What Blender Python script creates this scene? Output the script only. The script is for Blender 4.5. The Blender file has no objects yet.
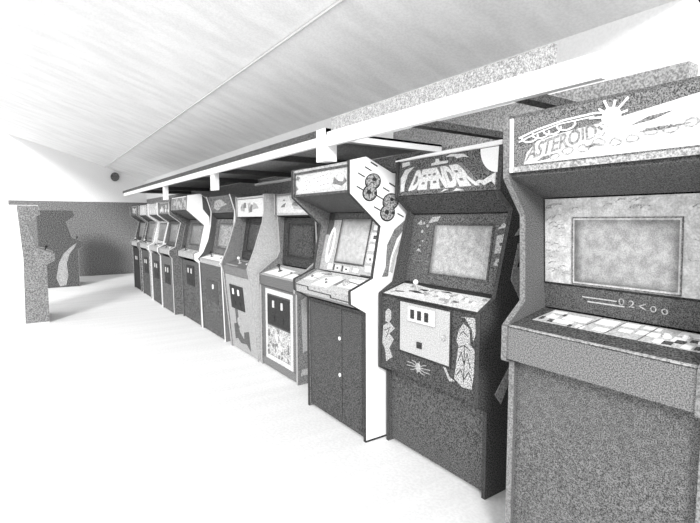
import bpy, bmesh, math, random
from mathutils import Vector, Matrix
random.seed(7)
SC = bpy.context.scene
COL = SC.collection
V = Vector

# ---------------------------------------------------------------- camera
EYE = 1.42
PITCH = math.atan(41.5/470.0)
YAW = math.atan(320*math.cos(PITCH)/470.0)
fwd = V((-math.cos(YAW)*math.cos(PITCH), math.sin(YAW)*math.cos(PITCH), -math.sin(PITCH)))
cd = bpy.data.cameras.new('camera'); cam = bpy.data.objects.new('camera', cd); COL.objects.link(cam)
cam.location = (0, 0, EYE)
cam.rotation_euler = fwd.to_track_quat('-Z', 'Y').to_euler()
cd.sensor_width = 36; cd.lens = 470/700*36; cd.clip_start = 0.05
SC.camera = cam

# ---------------------------------------------------------------- world, sun, exposure
w = bpy.data.worlds.new('sky'); SC.world = w; w.use_nodes = True
bgn = w.node_tree.nodes['Background']; bgn.inputs[0].default_value = (1, 1, 1, 1); bgn.inputs[1].default_value = 1.0
sd = bpy.data.lights.new('sun', 'SUN'); sd.energy = 2.0; sd.angle = math.radians(12)
so = bpy.data.objects.new('sun', sd); COL.objects.link(so)
so.rotation_euler = V((-0.75, 0.55, -0.42)).to_track_quat('-Z', 'Y').to_euler()
SC.view_settings.view_transform = 'Standard'; SC.view_settings.look = 'None'
SC.view_settings.exposure = 0.7; SC.view_settings.gamma = 1; SC.view_settings.use_curve_mapping = False

# ---------------------------------------------------------------- materials
MC = {}
def mat(v, grain=0.5, scale=150, rough=0.7, hatch=0.0, name='paint', detail=0.0, hs=60):
    """grey paint with a speckled grain; hatch adds fine diagonal brush strokes"""
    key = (name, v, grain, scale, rough, hatch, hs)
    if key in MC: return MC[key]
    m = bpy.data.materials.new(name); m.use_nodes = True
    nt = m.node_tree; N = nt.nodes; L = nt.links
    b = N['Principled BSDF']; b.inputs['Roughness'].default_value = rough
    b.inputs['Specular IOR Level'].default_value = 0.25
    tc = N.new('ShaderNodeTexCoord')
    nz = N.new('ShaderNodeTexNoise'); nz.inputs['Scale'].default_value = scale
    nz.inputs['Detail'].default_value = 1.5; nz.inputs['Roughness'].default_value = 0.7
    L.new(tc.outputs['Object'], nz.inputs['Vector'])
    mr = N.new('ShaderNodeMapRange'); mr.inputs[1].default_value = 0.38; mr.inputs[2].default_value = 0.62
    mr.inputs[3].default_value = max(0, v*(1-grain)); mr.inputs[4].default_value = min(0.95, v*(1+grain))
    L.new(nz.outputs[0], mr.inputs[0])
    out = mr.outputs[0]
    if hatch:
        mp = N.new('ShaderNodeMapping'); mp.inputs['Rotation'].default_value = (math.radians(20), math.radians(35), math.radians(40))
        mp.inputs['Scale'].default_value = (1, 0.06, 1)
        L.new(tc.outputs['Object'], mp.inputs[0])
        n2 = N.new('ShaderNodeTexNoise'); n2.inputs['Scale'].default_value = hs; n2.inputs['Detail'].default_value = 1
        L.new(mp.outputs[0], n2.inputs['Vector'])
        m2 = N.new('ShaderNodeMapRange'); m2.inputs[1].default_value = 0.35; m2.inputs[2].default_value = 0.65
        m2.inputs[3].default_value = 1-hatch; m2.inputs[4].default_value = 1.0
        L.new(n2.outputs[0], m2.inputs[0])
        mu = N.new('ShaderNodeMath'); mu.operation = 'MULTIPLY'
        L.new(out, mu.inputs[0]); L.new(m2.outputs[0], mu.inputs[1]); out = mu.outputs[0]
    L.new(out, b.inputs['Base Color'])
    MC[key] = m
    return m

WHITE = mat(.86, .04, name='white_paint')
OFFW = mat(.58, .25, name='offwhite_paint')
LIGHT = mat(.36, .45, name='light_grey_paint')
MID = mat(.17, .6, name='mid_grey_paint')
DARK = mat(.075, .85, name='dark_paint')
BLACK = mat(.03, .8, name='black_paint')
METAL = mat(.5, .2, rough=.35, name='metal')
SCREEN = mat(.42, .2, rough=.3, hatch=.25, hs=40, name='screen_glass')

# ---------------------------------------------------------------- mesh helpers
def link(name, bm, m, parent=None, bevel=0):
    bmesh.ops.recalc_face_normals(bm, faces=bm.faces[:])
    me = bpy.data.meshes.new(name); bm.to_mesh(me); bm.free()
    me.materials.append(m)
    o = bpy.data.objects.new(name, me); COL.objects.link(o)
    if parent: o.parent = parent
    if bevel:
        md = o.modifiers.new('bevel', 'BEVEL'); md.width = bevel; md.segments = 2; md.limit_method = 'ANGLE'
    return o
def add_box(bm, x0, x1, y0, y1, z0, z1):
    vs = [bm.verts.new((x, y, z)) for x in (x0, x1) for y in (y0, y1) for z in (z0, z1)]
    for f in ((0,1,3,2),(4,6,7,5),(0,4,5,1),(2,3,7,6),(0,2,6,4),(1,5,7,3)): bm.faces.new([vs[i] for i in f])
    return bm
def box(*a): return add_box(bmesh.new(), *a)
def struct(name, bm, m):
    o = link(name, bm, m); o['kind'] = 'structure'; return o
def thing(name, label, cat, loc=(0,0,0), group=None):
    o = bpy.data.objects.new(name, None); COL.objects.link(o); o.location = loc; o.empty_display_size = .1
    tag(o, label, cat, group); return o
def tag(o, label, cat, group=None):
    o['label'] = label; o['category'] = cat
    if group: o['group'] = group
    return o

class Fr:
    """flat frame on a face: origin, u, v, outward normal"""
    def __init__(s, o, u, v):
        s.o = V(o); s.u = V(u).normalized(); s.v = V(v).normalized(); s.n = s.u.cross(s.v)
    def p(s, a, b, c=0): return s.o + s.u*a + s.v*b + s.n*c
    def poly(s, bm, pts, n0, n1):
        lo = [bm.verts.new(s.p(a, b, n0)) for a, b in pts]; hi = [bm.verts.new(s.p(a, b, n1)) for a, b in pts]
        k = len(pts)
        bm.faces.new(lo[::-1]); bm.faces.new(hi)
        for i in range(k): bm.faces.new((lo[i], lo[(i+1) % k], hi[(i+1) % k], hi[i]))
        return bm
    def rect(s, bm, a0, a1, b0, b1, n0, n1): return s.poly(bm, [(a0,b0),(a1,b0),(a1,b1),(a0,b1)], n0, n1)
    def disc(s, bm, a, b, ra, rb, n0, n1, k=16, rot=0):
        return s.poly(bm, [(a+ra*math.cos(t)*math.cos(rot)-rb*math.sin(t)*math.sin(rot),
                            b+ra*math.cos(t)*math.sin(rot)+rb*math.sin(t)*math.cos(rot)) for t in [i*2*math.pi/k for i in range(k)]], n0, n1)
    def stroke(s, bm, pts, wd, n0, n1):
        for (a, b), (c, d) in zip(pts, pts[1:]):
            l = math.hypot(c-a, d-b) or 1; x, y = -(d-b)/l*wd/2, (c-a)/l*wd/2
            s.poly(bm, [(a+x,b+y),(a-x,b-y),(c-x,d-y),(c+x,d+y)], n0, n1)
        return bm
    def frame(s, bm, a0, a1, b0, b1, t, n0, n1):
        s.rect(bm, a0, a1, b0, b0+t, n0, n1); s.rect(bm, a0, a1, b1-t, b1, n0, n1)
        s.rect(bm, a0, a0+t, b0+t, b1-t, n0, n1); s.rect(bm, a1-t, a1, b0+t, b1-t, n0, n1)

def text_on(fr, body, warp, n0, depth, m, parent, name='lettering', fat=0.0):
    """letters laid on a frame; warp maps unit square (s,t) -> (u,v)"""
    cu = bpy.data.curves.new(name, 'FONT'); cu.body = body; cu.size = 1; cu.extrude = .5; cu.offset = fat; cu.resolution_u = 3
    t = bpy.data.objects.new('tmp', cu); COL.objects.link(t)
    dg = bpy.context.evaluated_depsgraph_get(); dg.update()
    me = bpy.data.meshes.new_from_object(t.evaluated_get(dg))
    bpy.data.objects.remove(t)
    xs = [v.co.x for v in me.vertices]; ys = [v.co.y for v in me.vertices]; zs = [v.co.z for v in me.vertices]
    x0, x1, y0, y1, z0, z1 = min(xs), max(xs), min(ys), max(ys), min(zs), max(zs)
    for v in me.vertices:
        a, b = warp((v.co.x-x0)/(x1-x0), (v.co.y-y0)/(y1-y0))
        v.co = fr.p(a, b, n0 + depth*(v.co.z-z0)/(z1-z0))
    me.name = name; me.materials.clear(); me.materials.append(m)
    o = bpy.data.objects.new(name, me); COL.objects.link(o); o.parent = parent
    return o

# ---------------------------------------------------------------- room
def plane(name, pts, m, t=(0, 0, 0.05)):
    bm = bmesh.new(); a = [bm.verts.new(p) for p in pts]; b = [bm.verts.new(V(p)+V(t)) for p in pts]
    bm.faces.new(a); bm.faces.new(b[::-1]); k = len(pts)
    for i in range(k): bm.faces.new((a[i], a[(i+1) % k], b[(i+1) % k], b[i]))
    return struct(name, bm, m)
XF = -13.6; YW = 2.62; YL = -.4; XR = 1.2
RID = (-0.4, 3.43)
FLOOR = mat(.80, .05, 50, .8, hatch=.05, hs=9, name='pale_floor')
CEIL = mat(.90, .05, 60, .9, hatch=.10, hs=7, name='ceiling_plaster')
plane('floor', [(XF-.1, -4, -.05), (XR, -4, -.05), (XR, YW+.1, -.05), (XF-.1, YW+.1, -.05)], FLOOR)
plane('ceiling', [(XF-.1, RID[0], RID[1]), (-1.0, RID[0], RID[1]), (-1.0, YW+.1, 2.44), (XF-.1, YW+.1, 2.44)], CEIL)
struct('trim_1', add_box(bmesh.new(), XF, -1.0, 1.64, 1.655, 2.752, 2.768), mat(.7, .1, name='seam'))
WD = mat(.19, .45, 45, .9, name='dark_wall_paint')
struct('wall_back', box(XF, XR-1.6, YW, YW+.1, 0, 1.97), mat(.26, .6, 90, .9, name='back_wall_shade_tone'))  # wall below the canopy: its shade is put into the dark colour
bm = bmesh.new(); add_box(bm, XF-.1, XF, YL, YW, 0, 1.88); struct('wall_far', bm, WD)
bm = bmesh.new(); Fr((XF-.1, 0, 0), (0,1,0), (0,0,1)).poly(bm, [(YL,1.88),(YW,1.88),(YW,2.48),(RID[0],RID[1])], 0, .1)
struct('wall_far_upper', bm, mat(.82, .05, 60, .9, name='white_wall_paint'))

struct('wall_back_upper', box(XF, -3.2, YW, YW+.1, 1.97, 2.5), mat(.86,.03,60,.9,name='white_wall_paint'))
struct('wall_back_top', box(-3.2, -1.0, YW, YW+.1, 2.17, 2.5), mat(.86,.03,60,.9,name='white_wall_paint'))
struct('wall_back_boarded', box(-3.2, -1.0, YW, YW+.1, 1.97, 2.17), mat(.36,.4,90,.9,hatch=.2,name='plywood_wall'))

# canopy over the row
rf = thing('wooden_canopy', 'long wooden canopy with a white front beam running above the row of arcade machines', 'canopy', (0,0,0))
def cp_(n, bm, m): return link(n, bm, m, rf)
cp_('front_beam', box(-10.45, -2.6, 1.585, 1.62, 1.90, 1.957), WHITE)
cp_('front_beam', box(-2.6, -.86, 1.585, 1.62, 1.888, 1.975), WHITE)
cp_('fascia_board', box(-10.5, -2.6, 1.577, 1.622, 1.958, 2.0), DARK)
cp_('fascia_board', box(-2.58, -1.05, 1.605, 1.63, 1.976, 2.06), mat(.42, .4, hatch=.3, name='plywood_edge'))
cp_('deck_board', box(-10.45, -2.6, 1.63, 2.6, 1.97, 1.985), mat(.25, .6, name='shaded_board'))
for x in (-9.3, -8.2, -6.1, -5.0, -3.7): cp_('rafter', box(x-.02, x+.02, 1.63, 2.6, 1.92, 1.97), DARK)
cp_('rafter', box(-2.66, -2.60, 1.63, 2.6, 1.93, 1.985), WHITE)
for x in (-2.05, -1.35): cp_('rafter', box(x-.035, x+.035, 1.63, 2.6, 1.95, 1.99), DARK)
for x0, x1, z0 in ((-7.25, -7.12, 1.71), (-5.06, -4.92, 1.735), ):
    cp_('post', box(x0, x1, 1.622, 1.67, z0, 1.966), WHITE)
cp_('post', box(-2.71, -2.60, 1.572, 1.66, 1.795, 2.0), WHITE)
cp_('rail', box(-5.0, -3.3, 2.10, 2.13, 1.80, 1.825), LIGHT)

# ---------------------------------------------------------------- arcade machine builder
GROUP = 'arcade machines in the row under the canopy'
class Machine:
    def __init__(s, X0, X1, Y, label, prof, segs, cols, trim=None, name='arcade_machine', loc=None, rz=0):
        s.w = X1-X0; s.hw = s.w/2; s.Y = Y
        s.root = thing(name, label, 'arcade machine', loc or ((X0+X1)/2, Y, 0))
        s.root.rotation_euler.z = rz
        s.prof = [(y-Y, z) for y, z in prof]; s.T = .02; s.segs = segs; s.cols = cols
        t = s.T
        for sx in (-1, 1):
            x = s.hw-t if sx > 0 else -s.hw
            bm = bmesh.new(); Fr((x,0,0),(0,1,0),(0,0,1)).poly(bm, s.prof, 0, t)
            sp = link('side_panel', bm, cols.get('side_r' if sx > 0 else 'side_l', cols['side']), s.root)
            if trim:
                bm = bmesh.new(); q = s.prof
                for (a, b), (c, d) in list(zip(q, q[1:]))[:-2]:
                    l = math.hypot(c-a, d-b); nx, nz = -(d-b)/l*.004, (c-a)/l*.004
                    Fr((x-.002,0,0),(0,1,0),(0,0,1)).poly(bm, [(a,b),(c,d),(c+nx,d+nz),(a+nx,b+nz)], 0, t+.004)
                link('edge_trim', bm, trim, sp)
        s.f = {}; s.len = {}; s.o = {}
        for n, (ya, za, yb, zb) in segs.items():
            L = math.hypot(yb-ya, zb-za)
            fr = Fr((-s.hw, ya-Y, za), (1,0,0), (0, yb-ya, zb-za)); s.f[n] = fr; s.len[n] = L
            nm = {'front':'front_panel','skirt':'control_panel_skirt','cp':'control_panel','bezel':'bezel','hood':'marquee_underside','marquee':'marquee','top':'top_panel','under':'skirt_underside','kick':'kick_plate','strip':'monitor_trim'}[n]
            bm = bmesh.new(); fr.rect(bm, t, s.w-t, 0, L, -.02 if n != 'marquee' else -.03, 0)
            s.o[n] = link(nm, bm, cols.get(n, cols['side']), s.root)
        yb, zb = s.prof[-2]
        link('back_panel', box(-s.hw+t, s.hw-t, yb-.02, yb, .02, zb-.01), DARK, s.root)
    def art(s, seg, m, fn, name='artwork', n=.0015, parent=None):
        bm = bmesh.new(); fn(s.f[seg], bm, s.w, s.len[seg]); return link(name, bm, m, parent or s.o[seg])
    def side(s, m, polys, name='side_artwork', n0=0.0, n1=.002):
        """abs (Y,Z) polygons on the right side"""
        fr = Fr((s.hw, 0, 0), (0,1,0), (0,0,1))
        for pl in polys: link(name, fr.poly(bmesh.new(), [(y-s.Y, z) for y, z in pl], n0, n1), m, s.root)
    def screen(s, u0, u1, v0, v1, m=None, sm=None):
        fr = s.f['bezel']; bm = bmesh.new(); k = 10
        # gently bulged tube face
        g = [[bm.verts.new(fr.p(u0+(u1-u0)*i/k, v0+(v1-v0)*j/k, .003+.012*(1-(2*i/k-1)**2)*(1-(2*j/k-1)**2))) for j in range(k+1)] for i in range(k+1)]
        for i in range(k):
            for j in range(k): bm.faces.new((g[i][j], g[i+1][j], g[i+1][j+1], g[i][j+1]))
        ring = [g[i][0] for i in range(k+1)]+[g[k][j] for j in range(1, k+1)]+[g[i][k] for i in range(k-1, -1, -1)]+[g[0][j] for j in range(k-1, 0, -1)]
        lo = [bm.verts.new(v.co - fr.n*.004) for v in ring]; n = len(ring)
        for i in range(n): bm.faces.new((ring[i], ring[(i+1) % n], lo[(i+1) % n], lo[i]))
        bm.faces.new(lo)
        for f in bm.faces: f.smooth = True
        o = link('screen', bm, m or SCREEN, s.root)
        bm = bmesh.new(); fr.frame(bm, u0-.012, u1+.012, v0-.012, v1+.012, .012 if not sm else .004, 0, .004); link('screen_surround', bm, sm or DARK, s.root)
        return o
    def stick(s, u, v, h=.06, m=None, ball=None):
        fr = s.f['cp']; bm = bmesh.new()
        fr.disc(bm, u, v, .022, .022, 0, .004, 16); fr.disc(bm, u, v, .006, .006, .004, h, 8)
        j = link('joystick', bm, m or BLACK, s.o['cp'])
        bm = bmesh.new(); bmesh.ops.create_uvsphere(bm, u_segments=12, v_segments=8, radius=.016, matrix=Matrix.Translation(fr.p(u, v, h+.008)))
        o = link('joystick_ball', bm, ball or BLACK, s.root)
        for p in o.data.polygons: p.use_smooth = True
    def button(s, u, v, m=None, r=.013):
        fr = s.f['cp']; bm = bmesh.new(); fr.disc(bm, u, v, r, r, 0, .006, 14); fr.disc(bm, u, v, r*.65, r*.65, .006, .011, 14)
        return link('button', bm, m or WHITE, s.o['cp'])
    def door(s, seg, u0, u1, v0, v1, m, fm=None, slots=True, sm=None):
        fr = s.f[seg]; bm = bmesh.new(); fr.rect(bm, u0, u1, v0, v1, 0, .008)
        d = link('coin_door', bm, m, s.root, bevel=.002)
        if fm:
            bm = bmesh.new(); fr.frame(bm, u0-.012, u1+.012, v0-.012, v1+.012, .011, 0, .006); link('door_frame', bm, fm, d)
        if slots:
            for k in (0, 1):
                a = u0+(u1-u0)*(.3+.4*k); bm = bmesh.new(); fr.rect(bm, a-.015, a+.015, v0+(v1-v0)*.62, v0+(v1-v0)*.86, .008, .018)
                cs = link('coin_slot', bm, sm or METAL, d, bevel=.002)
                bm = bmesh.new(); fr.rect(bm, a-.025, a+.025, v0+(v1-v0)*.14, v0+(v1-v0)*.34, .008, .012); link('coin_return', bm, BLACK, d)
        return d

def blobs(n, u0, u1, v0, v1, r0, r1, rnd):
    return [(rnd.uniform(u0, u1), rnd.uniform(v0, v1), rnd.uniform(r0, r1), rnd.uniform(r0, r1), rnd.uniform(0, 3)) for _ in range(n)]
def speckle_art(u0, u1, v0, v1, n, r0, r1, seed, h=.001):
    def fn(fr, bm, W, L):
        r = random.Random(seed)
        for i, (a, b, ra, rb, ro) in enumerate(blobs(n, u0*W, u1*W, v0*L, v1*L, r0, r1, r)):
            fr.disc(bm, a, b, ra, rb, 0, h+.00008*i, 7, ro)
    return fn
def rects(lst, n0=0, n1=.0015):
    def fn(fr, bm, W, L):
        for a0, a1, b0, b1 in lst: fr.rect(bm, a0*W, a1*W, b0*L, b1*L, n0, n1)
    return fn
def polys(lst, n0=0, n1=.0015):
    def fn(fr, bm, W, L):
        for pl in lst: fr.poly(bm, [(a*W, b*L) for a, b in pl], n0, n1)
    return fn
def quadwarp(W, L, bl, br, tr, tl, bow=0):
    def wv(s_, t_):
        a = (bl[0]*(1-s_)+br[0]*s_)*(1-t_) + (tl[0]*(1-s_)+tr[0]*s_)*t_
        b = (bl[1]*(1-s_)+br[1]*s_)*(1-t_) + (tl[1]*(1-s_)+tr[1]*s_)*t_ + bow*4*s_*(1-s_)
        return a*W, b*L
    return wv

# ================================================================ A: nearest, right edge of the photo
A = Machine(-1.19, -.50, 1.60, 'wide grey arcade machine with swirling white marquee art and largest screen, nearest the camera',
    [(1.607,0),(1.60,.85),(1.547,.862),(1.547,1.0),(1.657,1.09),(1.64,1.44),(1.53,1.58),(1.52,1.815),(2.4,1.815),(2.4,0)],
    dict(front=(1.625,.03,1.62,.855), under=(1.62,.865,1.56,.865), skirt=(1.55,.868,1.55,.995), cp=(1.55,1.0,1.79,1.05), strip=(1.795,1.055,1.785,1.155), bezel=(1.785,1.158,1.762,1.505),
         hood=(1.75,1.51,1.545,1.585), marquee=(1.535,1.60,1.527,1.80), top=(1.53,1.812,2.39,1.812)),
    dict(side=mat(.12,.6,scale=240, name='grey_side'), side_r=MID, front=mat(.14,.7,hatch=.3,scale=240, name='grey_front'), skirt=mat(.17,.6,scale=240, name='grey_skirt'), cp=DARK, strip=mat(.09,.7,scale=240, name='strip_dark'), bezel=mat(.62,.15,hatch=.25,hs=30,name='bezel_light'),
         hood=mat(.09,.7,scale=240, name='hood_dark'), marquee=mat(.16,.8,scale=240, name='marquee_grey')), trim=mat(.2,.4,name='trim_grey'))
W, L = A.w, A.len['marquee']
A.art('marquee', LIGHT, rects([(.03,.97,0,.10)], 0, .004), 'marquee_retainer')
A.art('marquee', WHITE, rects([(.035,.055,.0,1.0)], 0, .006), 'marquee_retainer')
A.art('marquee', LIGHT, rects([(.005,.022,.0,1.0)], 0, .006), 'marquee_retainer')
A.art('marquee', mat(.7,.2,name='marquee_white'), polys([[(.12,.13),(.14,.34),(.20,.52),(.30,.58),(.55,.66),(.97,.86),(.97,.13)]], 0, .001), 'artwork')
def swirl(fr, bm, W, L):
    fr.stroke(bm, [(.09*W,.62*L),(.2*W,.72*L),(.35*W,.80*L),(.5*W,.82*L),(.56*W,.80*L)], .006, 0, .003)
    fr.stroke(bm, [(.09*W,.55*L),(.2*W,.66*L),(.33*W,.75*L),(.5*W,.77*L)], .004, 0, .0032)
    for i, a in enumerate((.16,.22,.28,.35)):
        pts = [((a+.05*math.sin(t))*W, (.52+.04*i*.9+.085*(1-math.cos(t)))*L) for t in (-1.9,-1.2,-.5,.2,.8,1.4,1.9)]
        fr.stroke(bm, [(p[0]*.98+i*.004, p[1]) for p in pts][::-1], .005, 0, .0034+.0002*i)
    c = (.58*W, .72*L)
    fr.disc(bm, *c, .03, .03, 0, .0045, 14)
    for k in range(11):
        t = k*math.pi*2/11+.2; r = .07 if k % 2 else .05
        fr.stroke(bm, [(c[0]+.02*math.cos(t), c[1]+.02*math.sin(t)), (c[0]+r*math.cos(t), min(c[1]+r*math.sin(t), .985*L))], .006, 0, .004+.0001*k)
    fr.poly(bm, [(.40*W,.36*L),(.6*W,.60*L),(.8*W,.72*L),(.965*W,.80*L),(.965*W,.62*L),(.8*W,.58*L),(.6*W,.44*L)], 0, .0026)
    fr.poly(bm, [(.13*W,.14*L),(.4*W,.2*L),(.965*W,.36*L),(.965*W,.28*L),(.5*W,.14*L)], 0, .0022)
A.art('marquee', WHITE, swirl, 'artwork')
text_on(A.f['marquee'], 'ASTEROIDS', quadwarp(W, L, (.13,.18), (.56,.44), (.545,.68), (.16,.46), .02), .001, .0016, mat(.26,.4,name='letter_grey'), A.o['marquee'], fat=.02)
A.art('marquee', MID, polys([[(.2,.16),(.24,.24),(.30,.25),(.26,.18)],[(.66,.53),(.74,.63),(.84,.66),(.76,.57)],[(.46,.30),(.5,.34),(.53,.33),(.49,.29)],[(.7,.42),(.78,.46),(.9,.45),(.8,.41)]], 0, .0032), 'artwork')
def rocks(fr, bm, W, L):
    r = random.Random(3)
    for i in range(9):
        c = ((.3+.075*i)*W, (.22+.035*i*.8)*L+r.uniform(-.004,.01)); k = 8
        pts = [(c[0]+.02*r.uniform(.7,1.2)*math.cos(t*2*math.pi/k), c[1]+.012*r.uniform(.7,1.2)*math.sin(t*2*math.pi/k)) for t in range(k)]
        fr.stroke(bm, pts+[pts[0]], .0025, 0, .0036+.0001*i)
A.art('marquee', LIGHT, rocks, 'artwork')
# bezel with streaky art round the screen
A.screen(.155, .515, .02, .262, mat(.40,.2,scale=240,rough=.3,hatch=.3,hs=30,name='screen_glass'), MID)
def streaks(fr, bm, W, L):
    r = random.Random(9)
    for i in range(34):
        a = r.uniform(.03,.125) if i < 20 else r.uniform(.03,.62)
        b = r.uniform(.03,.30) if i < 20 else r.uniform(.305,.335)
        fr.stroke(bm, [(a-.014,b-.004),(a,b+.006),(a+.018,b+.004)], .003, 0, .001+.00005*i)
    for i in range(14):
        a, b = r.uniform(.55,.64), r.uniform(.03,.30)
        fr.stroke(bm, [(a-.012,b+.006),(a,b),(a+.012,b+.003)], .003, 0, .001+.00005*i)
A.art('bezel', LIGHT, streaks, 'artwork')
A.art('bezel', BLACK, rects([(.03,.97,0,.015),(.028,.036,0,1)], 0, .003), 'bezel_trim')
A.art('strip', METAL, rects([(.27,.46,.62,.66),(.3,.5,.45,.5)],0,.001), 'artwork')
for k, ch in enumerate('02<oo'):
    u = .47+.052*k
    text_on(A.f['strip'], ch, quadwarp(W, A.len['strip'], (u,.52-.03*k), (u+.03,.52-.03*k), (u+.03,.78-.04*k), (u,.78-.04*k)), 0, .0015, LIGHT, A.o['strip'])
# control panel: pale overlay with blocks
A.art('cp', mat(.52,.25,name='overlay_grey'), polys([[(.09,.42),(.97,.42),(.97,.98),(.11,.98)]], 0, .001), 'control_panel_overlay')
bl = [(.12,.2,.84,.93),(.13,.19,.62,.74),(.2,.3,.5,.62),(.22,.36,.66,.86),(.4,.5,.72,.92),(.43,.5,.48,.6),(.52,.6,.8,.93),(.54,.6,.6,.7),(.62,.7,.84,.93),(.62,.72,.62,.75),(.78,.95,.82,.94),(.72,.76,.46,.58),(.78,.83,.6,.74),(.84,.88,.45,.56),(.9,.95,.6,.74),(.34,.38,.45,.56)]
A.art('cp', WHITE, rects(bl, .001, .0025), 'control_panel_blocks')
A.art('cp', DARK, rects([(.11,.13,.5,.62),(.17,.2,.46,.56),(.2,.22,.76,.84),(.76,.8,.46,.56),(.8,.84,.56,.66),(.85,.88,.66,.74),(.89,.92,.46,.56),(.3,.32,.42,.50)], .001, .0028), 'control_panel_blocks')
A.art('cp', MID, polys([[(.36,.42),(.365,.42),(.405,.98),(.40,.98)],[(.5,.42),(.505,.42),(.53,.98),(.525,.98)],[(.66,.42),(.665,.42),(.68,.98),(.675,.98)]], .001, .003), 'control_panel_lines')
A.art('cp', LIGHT, rects([(.0,1.0,0,.05)], 0, .003), 'front_edge_trim')
for u, v in ((.16,.68),(.25,.75),(.75,.7),(.82,.8),(.9,.68)): A.button(u*W, v*A.len['cp'])

# ================================================================ B: black machine with the coin box door
B = Machine(-2.30, -1.50, 1.85, 'black arcade machine with slanted block-letter marquee and pale coin door with three slots',
    [(1.85,0),(1.846,.463),(1.78,.50),(1.779,.967),(1.887,1.029),(2.005,1.479),(1.903,1.564),(1.915,1.80),(2.45,1.80),(2.45,0)],
    dict(kick=(1.87,.02,1.866,.47), under=(1.86,.48,1.795,.505), front=(1.785,.505,1.785,.955), cp=(1.785,.966,1.975,1.03), bezel=(1.98,1.032,2.045,1.455), hood=(2.03,1.46,1.915,1.562), marquee=(1.912,1.57,1.92,1.785), top=(1.92,1.797,2.44,1.797)),
    dict(side=DARK, kick=mat(.085,.8,hatch=.2,name='kick_dark'), front=mat(.055,.9,name='front_dark'), cp=BLACK, bezel=mat(.10,.7,name='bezel_dark'), hood=mat(.06,.8,name='hood_black'), marquee=mat(.10,.9,name='marquee_dark')), trim=mat(.05,.5,name='trim_dark'))
W, L = B.w, B.len['marquee']
text_on(B.f['marquee'], 'DEFENDER', quadwarp(W, L, (.14,.12), (.83,.13), (.66,.70), (.23,.66)), .001, .003, mat(.62,.25,name='letter_pale'), B.o['marquee'], fat=.06)
B.art('marquee', MID, polys([[(.13,.10),(.85,.11),(.665,.72),(.22,.68)]], 0, .001), 'lettering_panel')
def planet(fr, bm, W, L):
    c = (.965*W, .98*L); r = .145
    fr.poly(bm, [c]+[(c[0]+.115*math.cos(t), c[1]+.125*math.sin(t)) for t in [math.pi+ i*math.pi/2/10 for i in range(11)]], 0, .002)
B.art('marquee', WHITE, planet, 'artwork')
B.art('marquee', OFFW, polys([[(.05,.1),(.05,.5),(.1,.72),(.2,.78),(.13,.6),(.1,.35),(.09,.12)],[(.06,.8),(.06,.92),(.14,.94),(.15,.84)],[(.38,.74),(.54,.76),(.54,.82),(.46,.82),(.45,.9),(.42,.9),(.42,.82),(.38,.8)],[(.52,.92),(.56,.97),(.68,.93),(.73,.82),(.68,.86),(.62,.84),(.6,.9)],[(.83,.2),(.9,.32),(.95,.4),(.95,.1),(.92,.2),(.86,.12)],[(.48,.02),(.52,.10),(.56,.09)],[(.6,.03),(.63,.10),(.7,.04)],[(.78,.2),(.82,.26),(.86,.24),(.8,.14)]], 0, .0025), 'artwork')
# drooping pale trim over the marquee
bm = bmesh.new(); B.f['marquee'].poly(bm, [(0,.97*L),(W*.35,.985*L),(W,1.0*L),(W,1.10*L),(W*.8,1.085*L),(W*.35,1.055*L),(0,1.0*L)], -.01, .02); link('marquee_top_trim', bm, WHITE, B.root)
bm = bmesh.new(); B.f['marquee'].rect(bm, W-.016, W-.006, -.01, .97*L, 0, .008); B.f['marquee'].rect(bm, .006, .016, -.01, .95*L, 0, .008); link('marquee_side_trim', bm, WHITE, B.root)
B.screen(.225, .655, .07, .36, mat(.44,.25,rough=.3,hatch=.25,hs=30,name='screen_glass'))
B.art('bezel', LIGHT, speckle_art(.12,.2,.5,.9,5,.004,.012,4), 'artwork')
B.art('bezel', LIGHT, polys([[(.20,.87),(.24,.96),(.32,.97),(.3,.9)],[(.86,.5),(.86,.72),(.93,.75),(.94,.52)],[(.86,.36),(.88,.44),(.95,.44),(.93,.34)],[(.1,.46),(.13,.5),(.16,.45)],[(.86,.80),(.9,.88),(.95,.84)],[(.08,.86),(.12,.92),(.14,.84)]], 0, .002), 'artwork')
B.art('bezel', DARK, speckle_art(.87,.92,.38,.7,4,.006,.01,5,.003), 'artwork')
B.art('cp', mat(.62,.3,name='overlay_pale'), polys([[(.03,.05),(.97,.05),(.94,.80),(.35,.80),(.2,.88),(.05,.86)]], 0, .001), 'control_panel_overlay')
B.art('cp', LIGHT, speckle_art(.08,.92,.15,.7,26,.008,.022,6,.0016), 'control_panel_art')
B.art('cp', BLACK, polys([[(.22,.45),(.3,.5),(.38,.42),(.3,.4)],[(.3,.62),(.38,.66),(.36,.56)],[(.1,.3),(.2,.34),(.12,.26)],[(.5,.7),(.56,.75),(.6,.7)],[(.7,.3),(.75,.33),(.72,.26)]], 0, .005), 'control_panel_art')
B.stick(.27*W, .62*B.len['cp'], .04, METAL, WHITE)
for u, v in ((.4,.3),(.52,.55),(.62,.45),(.7,.6),(.78,.5),(.86,.4)): B.button(u*W, v*B.len['cp'])
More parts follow.
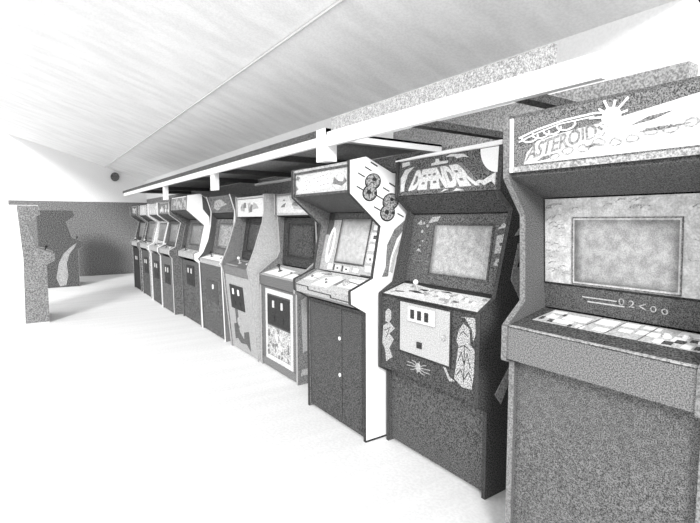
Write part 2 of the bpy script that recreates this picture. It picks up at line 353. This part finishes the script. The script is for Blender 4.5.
# coin door with three slots
fr = B.f['front']; zz = lambda z: z-.505
CD = mat(.43,.25,name='coin_door_pale')
d = B.door('front', .205, .60, zz(.655), zz(.945), CD, BLACK, slots=False)
bm = bmesh.new(); fr.rect(bm, .285, .50, zz(.845), zz(.935), .008, .022); pl = link('slot_housing', bm, OFFW, d, bevel=.004)
for k in range(3):
    bm = bmesh.new(); fr.rect(bm, .315+.057*k, .343+.057*k, zz(.865), zz(.915), .022, .026); link('coin_slot', bm, BLACK, d)
bm = bmesh.new(); fr.rect(bm, .355, .395, zz(.70), zz(.735), .008, .013); link('coin_return', bm, BLACK, d)
bm = bmesh.new(); fr.disc(bm, .565, zz(.80), .012, .016, .008, .018); link('lock', bm, LIGHT, d)
# printed creatures on the front
for pl in (
    [(.635,.60),(.66,.78),(.645,.80),(.66,.86),(.69,.90),(.73,.88),(.735,.80),(.765,.78),(.765,.66),(.75,.575),(.69,.57)],
    [(.545,.655),(.56,.66),(.60,.60),(.64,.585),(.60,.575)],
    [(.67,.93),(.70,.93),(.745,.88),(.755,.82),(.77,.86),(.765,.94)],
    [(.06,.80),(.06,.86),(.09,.885),(.115,.87),(.115,.82),(.09,.795)],
    [(.03,.66),(.04,.77),(.10,.80),(.15,.77),(.10,.73),(.14,.70),(.10,.64),(.13,.59),(.07,.55),(.06,.62)]):
    link('printed_figure', fr.poly(bmesh.new(), [(a, zz(b)) for a, b in pl], 0, .002), mat(.36,.7,name='print_pale'), B.o['front'])
B.art('front', BLACK, lambda f, bm, W, L: [f.stroke(bm, [(a, zz(b)) for a, b in pl], .004, 0, .003) for pl in (
    [(.66,.77),(.70,.79),(.74,.77)],[(.66,.70),(.68,.75),(.70,.69),(.72,.75),(.74,.68)],[(.65,.62),(.68,.66),(.70,.61),(.73,.66),(.755,.62)],[(.67,.84),(.69,.86),(.72,.84)],[(.70,.79),(.70,.60)],[(.07,.70),(.10,.76)],[(.05,.74),(.11,.77)])], 'artwork')
def spider(f, bm, W, L):
    f.disc(bm, .36, zz(.585), .022, .026, 0, .002, 12)
    for k in range(10):
        t = k*math.pi/5+.15; f.stroke(bm, [(.36,zz(.585)),(.36+.055*math.cos(t),zz(.585)+.03*math.sin(t)),(.36+.10*math.cos(t+.1),zz(.585)+.035*math.sin(t+.1))], .004, 0, .0022+.0001*k)
B.art('front', LIGHT, spider, 'artwork')
# right-side artwork
B.side(mat(.42,.5,name='print_pale'), [[(2.0,1.12),(2.05,1.30),(2.2,1.32),(2.25,1.15),(2.1,.98)], [(2.04,1.50),(2.08,1.56),(2.12,1.50),(2.08,1.46)], [(2.02,1.34),(2.06,1.38),(2.1,1.35)], [(1.90,.54),(1.97,.62),(2.02,.68),(2.0,.56),(1.95,.48)], [(2.1,.7),(2.16,.78),(2.22,.74)]])
B.side(BLACK, [[(2.05,1.18),(2.08,1.28),(2.09,1.18)], [(2.12,1.12),(2.15,1.28),(2.17,1.14)]], n1=.003)

# ================================================================ C: white sided machine with beetle art
CP = [(1.711,0),(1.705,.842),(1.594,.907),(1.591,.986),(1.76,1.054),(1.765,1.09),(1.818,1.382),(1.585,1.58),(1.585,1.774),(1.705,1.804),(1.912,1.716),(2.45,1.716),(2.45,0)]
Cm = Machine(-3.09, -2.34, 1.71, 'white-sided arcade machine with two round bug drawings on its side and plain dark doors below',
    CP, dict(front=(1.72,.02,1.715,.84), under=(1.70,.855,1.61,.905), skirt=(1.605,.90,1.60,.955), cp=(1.60,.96,1.785,1.045), bezel=(1.80,1.05,1.90,1.47), hood=(1.88,1.475,1.615,1.585), marquee=(1.60,1.59,1.60,1.755), top=(1.60,1.768,2.44,1.712)),
    dict(side=mat(.90,.02,name='white_side'), side_l=mat(.16,.6,name='grey_inner_side'), front=mat(.075,.7,hatch=.25,name='door_dark'), under=LIGHT, skirt=LIGHT, cp=mat(.48,.35,name='cp_pale'), bezel=mat(.40,.35,name='bezel_pale'), hood=mat(.07,.8,name='hood_dark2'), marquee=mat(.50,.3,name='marquee_pale'), top=MID), trim=mat(.04,.5,name='trim_black'))
W, L = Cm.w, Cm.len['marquee']
Cm.art('marquee', DARK, lambda f, bm, W, L: f.frame(bm, .02, W-.02, -.005, L, .016, 0, .006), 'marquee_frame')
bm = bmesh.new(); Cm.f['marquee'].rect(bm, .0, W-.02, L, L+.016, -.04, .006); link('marquee_top_trim', bm, LIGHT, Cm.root)
Cm.art('marquee', WHITE, polys([[(.15,.12),(.12,.55),(.2,.68),(.42,.76),(.66,.88),(.68,.30),(.5,.22),(.3,.14)]], 0, .001), 'lettering_panel')
text_on(Cm.f['marquee'], 'CENTIPEDE', quadwarp(W, L, (.17,.18), (.66,.36), (.64,.80), (.2,.6)), .001, .001, LIGHT, Cm.o['marquee'], fat=.0)
Cm.art('marquee', WHITE, speckle_art(.72,.93,.25,.8,7,.008,.02,8,.001), 'artwork')
Cm.art('marquee', MID, polys([[(.72,.35),(.74,.6),(.8,.45),(.88,.4),(.9,.55),(.93,.4),(.86,.25)],[(.05,.7),(.08,.85),(.14,.78),(.1,.66)],[(.05,.2),(.06,.45),(.09,.3)]], 0, .003), 'artwork')
Cm.screen(.22, .565, .075, .385, mat(.46,.15,rough=.3,hatch=.2,hs=30,name='screen_glass'))
Lb = Cm.len['bezel']
def oval(f, bm, W, L): f.disc(bm, .115, .19, .045, .135, 0, .002, 20, -.05)
Cm.art('bezel', WHITE, oval, 'artwork')
def oval2(f, bm, W, L):
    f.disc(bm, .12, .2, .02, .09, .002, .0035, 16, -.05); 
Cm.art('bezel', LIGHT, oval2, 'artwork')
Cm.art('bezel', WHITE, rects([(.80,.90,.55,.68),(.81,.93,.72,.80),(.80,.90,.22,.34),(.8,.88,.4,.5),(.18,.26,.03,.12),(.32,.4,.03,.11),(.47,.55,.03,.1),(.62,.7,.04,.1),(.8,.88,.08,.16),(.79,.85,.84,.93)], 0, .0025), 'artwork')
Cm.art('bezel', DARK, rects([(.83,.87,.58,.64),(.34,.38,.05,.08),(.49,.53,.05,.08),(.28,.30,.02,.13),(.43,.45,.02,.12),(.83,.86,.25,.29),(.75,.96,0,.02),(.12,.60,.965,1.0)], 0, .0032), 'artwork')
Cm.art('bezel', mat(.09,.7,name='shade_glass'), rects([(.03,.97,.88,1.0),(.03,.14,.62,1.0)], 0, .001), 'bezel_shade')  # thin dark sheets: shade below the marquee painted onto the bezel
Cm.art('cp', WHITE, polys([[(.28,.1),(.34,.62),(.52,.85),(.60,.7),(.56,.1)],[(.66,.3),(.7,.8),(.94,.85),(.95,.3)],[(.05,.3),(.1,.8),(.26,.9),(.22,.4)]], 0, .0012), 'control_panel_overlay')
Cm.art('cp', MID, polys([[(.18,.75),(.2,.82),(.34,.92),(.36,.84)],[(.60,.3),(.63,.72),(.66,.72),(.64,.3)],[(.02,.9),(.3,1),(.3,.96)],[(.66,.68),(.9,.6),(.9,.56),(.66,.62)],[(.1,.5),(.25,.52),(.25,.48)]], 0, .0025), 'control_panel_art')
bm = bmesh.new(); fr = Cm.f['cp']; bmesh.ops.create_uvsphere(bm, u_segments=16, v_segments=10, radius=.03, matrix=Matrix.Translation(fr.p(.74*W, .5*Cm.len['cp'], .0))); tb = link('trackball', bm, LIGHT, Cm.o['cp'])
for u, v in ((.12,.55),(.4,.5),(.46,.35)): Cm.button(u*W, v*Cm.len['cp'], MID, .011)
Cm.art('skirt', BLACK, rects([(.03,.26,.92,1.0),(.26,.275,.5,1.0),(.26,.66,.5,.58),(.66,.675,.2,.58),(.66,.97,.2,.28)], 0, .003), 'skirt_line')
# cabinet doors and locks
for u0, u1 in ((.05, .465), (.475, .70)):
    bm = bmesh.new(); Cm.f['front'].rect(bm, u0, u1, .04, .80, 0, .006); dd = link('cabinet_door', bm, mat(.075,.7,hatch=.25,name='door_dark'), Cm.root, bevel=.002)
    if u0 < .1:
        for vv in (.34, .595):
            bm = bmesh.new(); Cm.f['front'].disc(bm, .445, vv, .011, .013, .006, .012); link('lock', bm, WHITE, dd)
# side artwork: segmented bug, twice, with legs
def bug(cy, cz, r, fn):
    fr = Fr((Cm.hw, 0, 0), (0,1,0), (0,0,1)); y = cy-1.71
    bm = bmesh.new(); fr.disc(bm, y-.012, cz-.035, r*1.02, r*.9, 0, .0025, 20, .3); fr.disc(bm, y+.012, cz+.035, r*1.12, r*.9, 0, .002, 20, .3)
    o = link('side_artwork', bm, BLACK, Cm.root)
    bm = bmesh.new(); fr.disc(bm, y-.012, cz-.035, r*.86, r*.74, .0025, .004, 20, .3); fr.disc(bm, y+.012, cz+.038, r*.95, r*.74, .002, .0035, 20, .3); link('bug_body', bm, mat(.26,.8,90,name='bug_grey'), o)
    bm = bmesh.new(); fr.disc(bm, y-.02, cz-.03, .018, .014, .004, .005, 10); fr.disc(bm, y+.03, cz-.035, .01, .012, .004, .005, 10); fr.disc(bm, y+.02, cz+.05, .015, .012, .0035, .005, 10)
    link('bug_spots', bm, BLACK, o)
    bm = bmesh.new()
    for (a, b) in fn: fr.stroke(bm, [(y+a, cz+b), (y+a-.05, cz+b+.022)], .007, 0, .003)
    link('bug_legs', bm, BLACK, o)
bug(1.745, 1.62, .056, [(-.05,.06),(0,.10),(.045,.13),(-.06,-.02)])
bug(1.885, 1.50, .060, [(-.05,.05),(0,.10),(.05,.13),(-.07,-.02),(.13,.02),(.12,-.06)])
Cm.side(BLACK, [[(1.711,0),(2.45,0),(2.45,.012),(1.711,.012)]], 'side_base_edge')
Cm.side(mat(.2,.5,name='leaf_grey'), [[(1.83,1.06),(1.86,1.12),(1.87,1.26),(1.93,1.36),(2.05,1.44),(2.05,1.40),(1.95,1.30),(1.90,1.18),(1.88,1.06)],[(1.94,1.05),(1.95,1.18),(2.0,1.28),(2.1,1.36),(2.08,1.25),(2.0,1.12),(1.98,1.04)]])
Cm.side(mat(.5,.3,name='leaf_pale'), [[(1.89,1.09),(1.92,1.2),(1.99,1.32),(2.0,1.30),(1.94,1.18),(1.915,1.08)],[(1.96,1.08),(1.98,1.18),(2.04,1.27),(2.03,1.2),(1.985,1.08)]], n0=.002, n1=.0035)

# ================================================================ D: dark machine with framed pale front
Dm = Machine(-4.28, -3.51, 1.83, 'arcade machine with a white outlined mottled front panel and pale angled marquee',
    [(1.84,0),(1.84,.79),(1.82,.80),(1.82,.905),(2.02,1.05),(2.05,1.12),(2.03,1.455),(2.0,1.47),(2.0,1.67),(2.45,1.68),(2.45,0)],
    dict(kick=(1.85,.01,1.85,.085), front=(1.85,.09,1.85,.79), skirt=(1.83,.80,1.83,.895), cp=(1.83,.90,2.06,.97), bezel=(2.07,.98,2.10,1.44), hood=(2.08,1.45,2.03,1.46), marquee=(2.015,1.465,2.015,1.655), top=(2.01,1.67,2.44,1.678)),
    dict(side=MID, kick=MID, front=mat(.14,.7,name='front_grey'), skirt=mat(.13,.6,name='skirt_grey'), cp=mat(.4,.5,name='cp_grey'), bezel=mat(.035,1.6,90,name='bezel_speckled'), hood=BLACK, marquee=mat(.40,.4,name='marquee_pale2')), trim=mat(.35,.3,name='trim_pale'))
W, L = Dm.w, Dm.len['front']
Dm.art('front', OFFW, lambda f, bm, W, L: f.frame(bm, .10, W-.10, .0, L-.02, .045, 0, .003), 'front_border')
Dm.art('front', mat(.42,.6,90,name='mottled_pale'), lambda f, bm, W, L: f.rect(bm, .15, W-.15, .05, .33, 0, .0012), 'front_art')
Dm.art('front', MID, speckle_art(.2,.8,.08,.45,22,.01,.03,12,.002), 'front_art')
Dm.art('front', OFFW, speckle_art(.4,.6,.15,.4,8,.01,.035,13,.004), 'front_art')
Dm.door('front', .16, W-.16, .35, .62, BLACK, DARK, True, OFFW)
Dm.art('cp', WHITE, polys([[(.05,.15),(.55,.1),(.6,.7),(.15,.8)],[(.62,.1),(.95,.1),(.95,.5),(.64,.5)]], 0, .0015), 'control_panel_overlay')
Dm.stick(.3*W, .5*Dm.len['cp'], .05)
Dm.button(.6*W, .5*Dm.len['cp'], MID); Dm.button(.8*W, .5*Dm.len['cp'], MID)
Dm.art('marquee', OFFW, polys([[(.05,.12),(.06,.9),(.38,.92),(.5,.3),(.9,.2),(.9,.1)]], 0, .001), 'marquee_art')
Dm.art('marquee', MID, polys([[(.15,.4),(.22,.55),(.3,.62),(.26,.4)],[(.45,.5),(.5,.66),(.58,.6),(.62,.4)],[(.2,.7),(.24,.8),(.3,.74)]], 0, .002), 'marquee_art')
Dm.screen(.14, W-.14, .09, .40, mat(.04,1.6,90,rough=.5,name='dark_screen'), BLACK)
Dm.side(LIGHT, [[(1.88,.6),(1.88,.74),(1.96,.78),(2.06,.74),(2.05,.55),(1.98,.5),(1.96,.3),(1.89,.28)],[(1.87,.08),(1.88,.13),(2.05,.15),(2.05,.08)]])

# ================================================================ E: pale machine
Em = Machine(-5.10, -4.33, 1.83, 'pale grey arcade machine with small dark coin door above a dark zigzag',
    [(1.83,0),(1.75,.85),(1.73,.94),(1.805,1.116),(1.90,1.40),(1.92,1.52),(1.915,1.677),(2.45,1.69),(2.45,0)],
    dict(front=(1.84,.01,1.765,.83), skirt=(1.76,.835,1.745,.925), cp=(1.745,.93,1.95,.985), bezel=(1.96,.99,2.03,1.44), hood=(2.02,1.445,1.935,1.455), marquee=(1.925,1.455,1.925,1.64), top=(1.92,1.665,2.44,1.685)),
    dict(side=mat(.42,.35,name='pale_side'), side_l=MID, front=mat(.34,.35,name='pale_front'), skirt=MID, cp=mat(.15,.6,name='cp_dark'), bezel=mat(.035,1.6,90,name='bezel_speckled'), hood=BLACK, marquee=mat(.62,.25,name='marquee_white2')), trim=mat(.36,.3,name='trim_pale2'))
W = Em.w
Em.door('front', .14, .52, .46, .72, BLACK, None, True, WHITE)
Em.art('front', mat(.10,.6,name='zigzag'), lambda f, bm, W, L: [f.poly(bm, q, 0, .0015) for q in ([(.22,.46),(.30,.46),(.30,.25),(.22,.25)],[(.14,.1),(.14,.27),(.24,.30),(.30,.20),(.40,.14),(.42,.22),(.56,.26),(.56,.04),(.46,.10),(.30,.08),(.22,.12)])], 'artwork')
Em.art('front', LIGHT, lambda f, bm, W, L: f.disc(bm, .31, .32, .05, .05, 0, .0028, 14), 'artwork')
Em.art('marquee', LIGHT, polys([[(.15,.35),(.2,.75),(.32,.7),(.3,.3)],[(.45,.2),(.42,.75),(.52,.8),(.55,.3)],[(.6,.4),(.62,.8),(.72,.7),(.8,.45)]], 0, .001), 'marquee_art')
Em.art('marquee', MID, polys([[(.26,.5),(.28,.8),(.36,.8),(.36,.5)],[(.48,.25),(.48,.45),(.56,.7),(.6,.65),(.56,.25)],[(.16,.45),(.17,.6),(.22,.6)]], 0, .002), 'marquee_art')
Em.screen(.14, W-.14, .09, .40, mat(.04,1.6,90,rough=.5,name='dark_screen'), BLACK)
Em.stick(.35*W, .5*Em.len['cp'], .05, METAL, WHITE); Em.button(.6*W, .5*Em.len['cp'], OFFW); Em.button(.72*W, .5*Em.len['cp'], OFFW)
Em.art('cp', LIGHT, rects([(.05,.95,.75,.8),(.05,.5,.1,.2)], 0, .002), 'control_panel_art')

# ================================================================ F: dark machine with thin pale curved edges
Fm = Machine(-6.16, -5.28, 1.83, 'dark arcade machine with thin white curved side edge and a hatched screen',
    [(1.825,0),(1.80,.88),(1.78,.92),(1.85,1.0),(1.92,1.16),(1.96,1.35),(1.973,1.528),(1.914,1.72),(2.45,1.72),(2.45,0)],
    dict(front=(1.835,.01,1.81,.87), skirt=(1.80,.875,1.80,.92), cp=(1.80,.93,1.97,.985), bezel=(1.975,.99,2.04,1.43), hood=(2.03,1.44,1.98,1.50), marquee=(1.985,1.51,1.93,1.70), top=(1.92,1.712,2.44,1.715)),
    dict(side=MID, side_l=DARK, front=mat(.09,.7,60,name='front_dark_f'), skirt=LIGHT, cp=LIGHT, bezel=mat(.13,.7,60,name='bezel_grey_f'), hood=BLACK, marquee=mat(.14,.7,60,name='marquee_grey_f')), trim=mat(.75,.1,name='trim_white'))
W = Fm.w
Fm.screen(.16, W-.12, .08, .38, mat(.3,.7,60,rough=.3,hatch=.5,hs=60,name='hatched_screen'))
Fm.art('marquee', mat(.34,.6,60,name='art_grey'), polys([[(.15,.3),(.3,.8),(.55,.85),(.75,.5),(.5,.4),(.3,.15)]], 0, .0015), 'marquee_art')
Fm.art('cp', WHITE, polys([[(.05,.1),(.9,.1),(.8,.8),(.2,.85)]], 0, .0015), 'control_panel_overlay')
Fm.stick(.3*W, .5*Fm.len['cp'], .05); Fm.button(.7*W, .5*Fm.len['cp'], MID)
d = Fm.door('front', .22, W-.22, .40, .66, DARK, None, False)
bm = bmesh.new(); Fm.f['front'].disc(bm, .52, .60, .012, .03, .008, .02); link('lock', bm, WHITE, d)

# ================================================================ G: second white-sided machine
Gm = Machine(-7.09, -6.20, 1.82, 'distant white-sided arcade machine with bent white side panel and dark checked coin area',
    [(1.82,0),(1.81,.85),(1.75,.90),(1.75,.98),(1.81,1.003),(1.888,1.352),(1.668,1.55),(1.683,1.735),(1.849,1.76),(1.94,1.70),(2.45,1.70),(2.45,0)],
    dict(front=(1.83,.01,1.82,.85), skirt=(1.765,.90,1.765,.97), cp=(1.765,.975,1.86,1.01), bezel=(1.87,1.01,1.95,1.42), hood=(1.94,1.43,1.69,1.55), marquee=(1.68,1.555,1.692,1.72), top=(1.70,1.73,2.44,1.698)),
    dict(side=WHITE, side_l=DARK, front=mat(.085,.7,60,name='front_dark_g'), skirt=LIGHT, cp=LIGHT, bezel=mat(.12,.6,60,name='bezel_grey_g'), hood=mat(.08,.7,60,name='hood_g'), marquee=mat(.18,.6,60,name='marquee_grey_g')), trim=MID)
W = Gm.w
Gm.screen(.2, W-.16, .07, .36, mat(.15,.5,60,rough=.3,name='dim_screen'))
Gm.art('marquee', LIGHT, speckle_art(.2,.9,.2,.8,14,.02,.05,22), 'marquee_art')
Gm.art('cp', OFFW, speckle_art(.1,.9,.2,.8,9,.015,.03,23), 'control_panel_art')
Gm.stick(.3*W, .5*Gm.len['cp'], .05)
Gm.door('front', .25, .62, .5, .78, BLACK, None, True, OFFW)

Gm.side(DARK, [[(1.85,.02),(1.85,.86),(1.83,.92),(1.86,.97),(2.0,.99),(2.44,.99),(2.44,.02)],[(1.93,1.0),(1.97,1.3),(1.96,1.46),(1.88,1.56),(1.87,1.74),(1.94,1.69),(2.44,1.69),(2.44,1.0)]], 'dark_side_paint')
# ================================================================ machines further down the row
def far_machine(X0, X1, Y, label, side, front, marq, bez, trim, seed, sl=None, h=1.70):
    M = Machine(X0, X1, Y, label,
        [(Y,0),(Y-.01,.85),(Y-.05,.90),(Y-.05,.97),(Y+.04,1.02),(Y+.13,1.38),(Y-.03,1.50),(Y-.03,h),(Y+.6,h),(Y+.6,0)],
        dict(front=(Y+.01,.01,Y,.85), skirt=(Y-.035,.90,Y-.035,.965), cp=(Y-.035,.975,Y+.08,1.01), bezel=(Y+.09,1.02,Y+.15,1.40), hood=(Y+.14,1.41,Y-.01,1.50), marquee=(Y-.02,1.51,Y-.015,h-.015), top=(Y-.01,h-.005,Y+.59,h-.005)),
        dict(side=side, side_l=sl or side, front=front, skirt=LIGHT, cp=LIGHT, bezel=bez, hood=DARK, marquee=marq, top=LIGHT), trim=trim)
    W = M.w
    M.screen(.14, W-.14, .06, .34, mat(.18,.5,60,rough=.3,name='dim_screen'))
    M.art('marquee', OFFW, speckle_art(.15,.85,.25,.75,9,.02,.04,seed), 'marquee_art')
    M.stick(.35*W, .5*M.len['cp'], .05, BLACK, OFFW); M.button(.65*W, .5*M.len['cp'], WHITE)
    M.door('front', .2, W-.2, .42, .72, BLACK, None, True, OFFW)
    return M
mp = mat(.42,.5,60,name='mottled_pale'); dk = mat(.075,.7,60,name='dark_far'); md = mat(.16,.6,60,name='mid_far')
far_machine(-7.98, -7.24, 1.73, 'dark arcade machine set slightly forward, just left of the distant white-sided one', mat(.13,.4,60,name='side_far'), mat(.12,.4,60,name='front_far'), md, dk, OFFW, 31, h=1.69)
far_machine(-8.80, -8.06, 1.74, 'pale mottled arcade machine, third from the far end of the row', OFFW, dk, mp, mp, WHITE, 32)
far_machine(-9.75, -9.02, 1.76, 'arcade machine with pale curved side panel, second from the far end of the row', mp, dk, mp, md, mp, 33, sl=dk)
far_machine(-10.75, -10.0, 1.77, 'darkest narrow arcade machine at the far end of the row', md, BLACK, dk, BLACK, LIGHT, 34, sl=dk)

# ================================================================ machines on the left
lp = [(0,0),(.0,.80),(-.10,.86),(-.10,.95),(.10,1.04),(.20,1.38),(.04,1.50),(.06,1.62),(.70,1.62),(.70,0)]
def left_machine(x, y, w_, label, cols, trim):
    M = Machine(-w_/2, w_/2, 0, label, lp,
        dict(front=(.01,.02,.01,.80), skirt=(-.085,.87,-.085,.94), cp=(-.085,.95,.14,1.03), bezel=(.15,1.04,.22,1.40), hood=(.21,1.41,.06,1.50), marquee=(.055,1.51,.065,1.60), top=(.07,1.61,.69,1.61)),
        cols, trim=trim, loc=(x, y, 0), rz=math.pi)
    M.screen(.12, w_-.12, .06, .34); M.stick(.3*w_, .1); M.button(.6*w_, .1)
    M.door('front', .18, w_-.18, .42, .70, BLACK, None, True)
    return M
n = left_machine(-8.1, .16, .8, 'speckled grey arcade machine at the left edge, side painted to fade white, facing the row', dict(side=WHITE, front=md, marquee=LIGHT, bezel=dk, cp=LIGHT), None)  # white side: fade towards the frame edge put into its colour
n2 = left_machine(-12.0, .82, .8, 'dark arcade machine with a pale curved stripe, standing by the far wall on the left', dict(side=mat(.09,.8,60,name='dark_left'), front=dk, marquee=md, bezel=dk, cp=md), mat(.25,.4,60,name='trim_left'))
# curved pale stripe on the side that faces the camera (local left panel after the half turn)
bm = bmesh.new(); fr = Fr((-n2.hw, 0, 0), (0,-1,0), (0,0,1))
fr.poly(bm, [(-.02,.93),(-.12,.86),(-.26,.72),(-.36,.52),(-.42,.20),(-.36,.02),(-.25,.04),(-.20,.25),(-.22,.5),(-.16,.70),(-.06,.84)], 0, .004)
link('side_artwork', bm, mat(.34,.3,60,name='stripe_pale'), n2.root)

bm = bmesh.new(); fr = Fr((-n.hw, 0, 0), (0,-1,0), (0,0,1))
fr.poly(bm, [(0,.01),(0,.80),(.10,.86),(.10,.95),(-.10,1.04),(-.20,1.38),(-.04,1.50),(-.06,1.615),(-.30,1.615),(-.26,.9),(-.28,.01)], 0, .004)
link('side_artwork', bm, mat(.2,.5,70,name='speckled_grey'), n.root)  # grey kept at the front; the white behind stands for the edge fade

# small fixtures
bm = bmesh.new(); fr = Fr((XF, 1.87, 2.53), (0,1,0), (0,0,1)); fr.disc(bm, 0, 0, .10, .11, 0, .07, 20); o = link('wall_speaker', bm, mat(.12,.7,40,name='speaker_dark'))
tag(o, 'small round dark fixture high on the white upper part of the far wall', 'wall fixture')
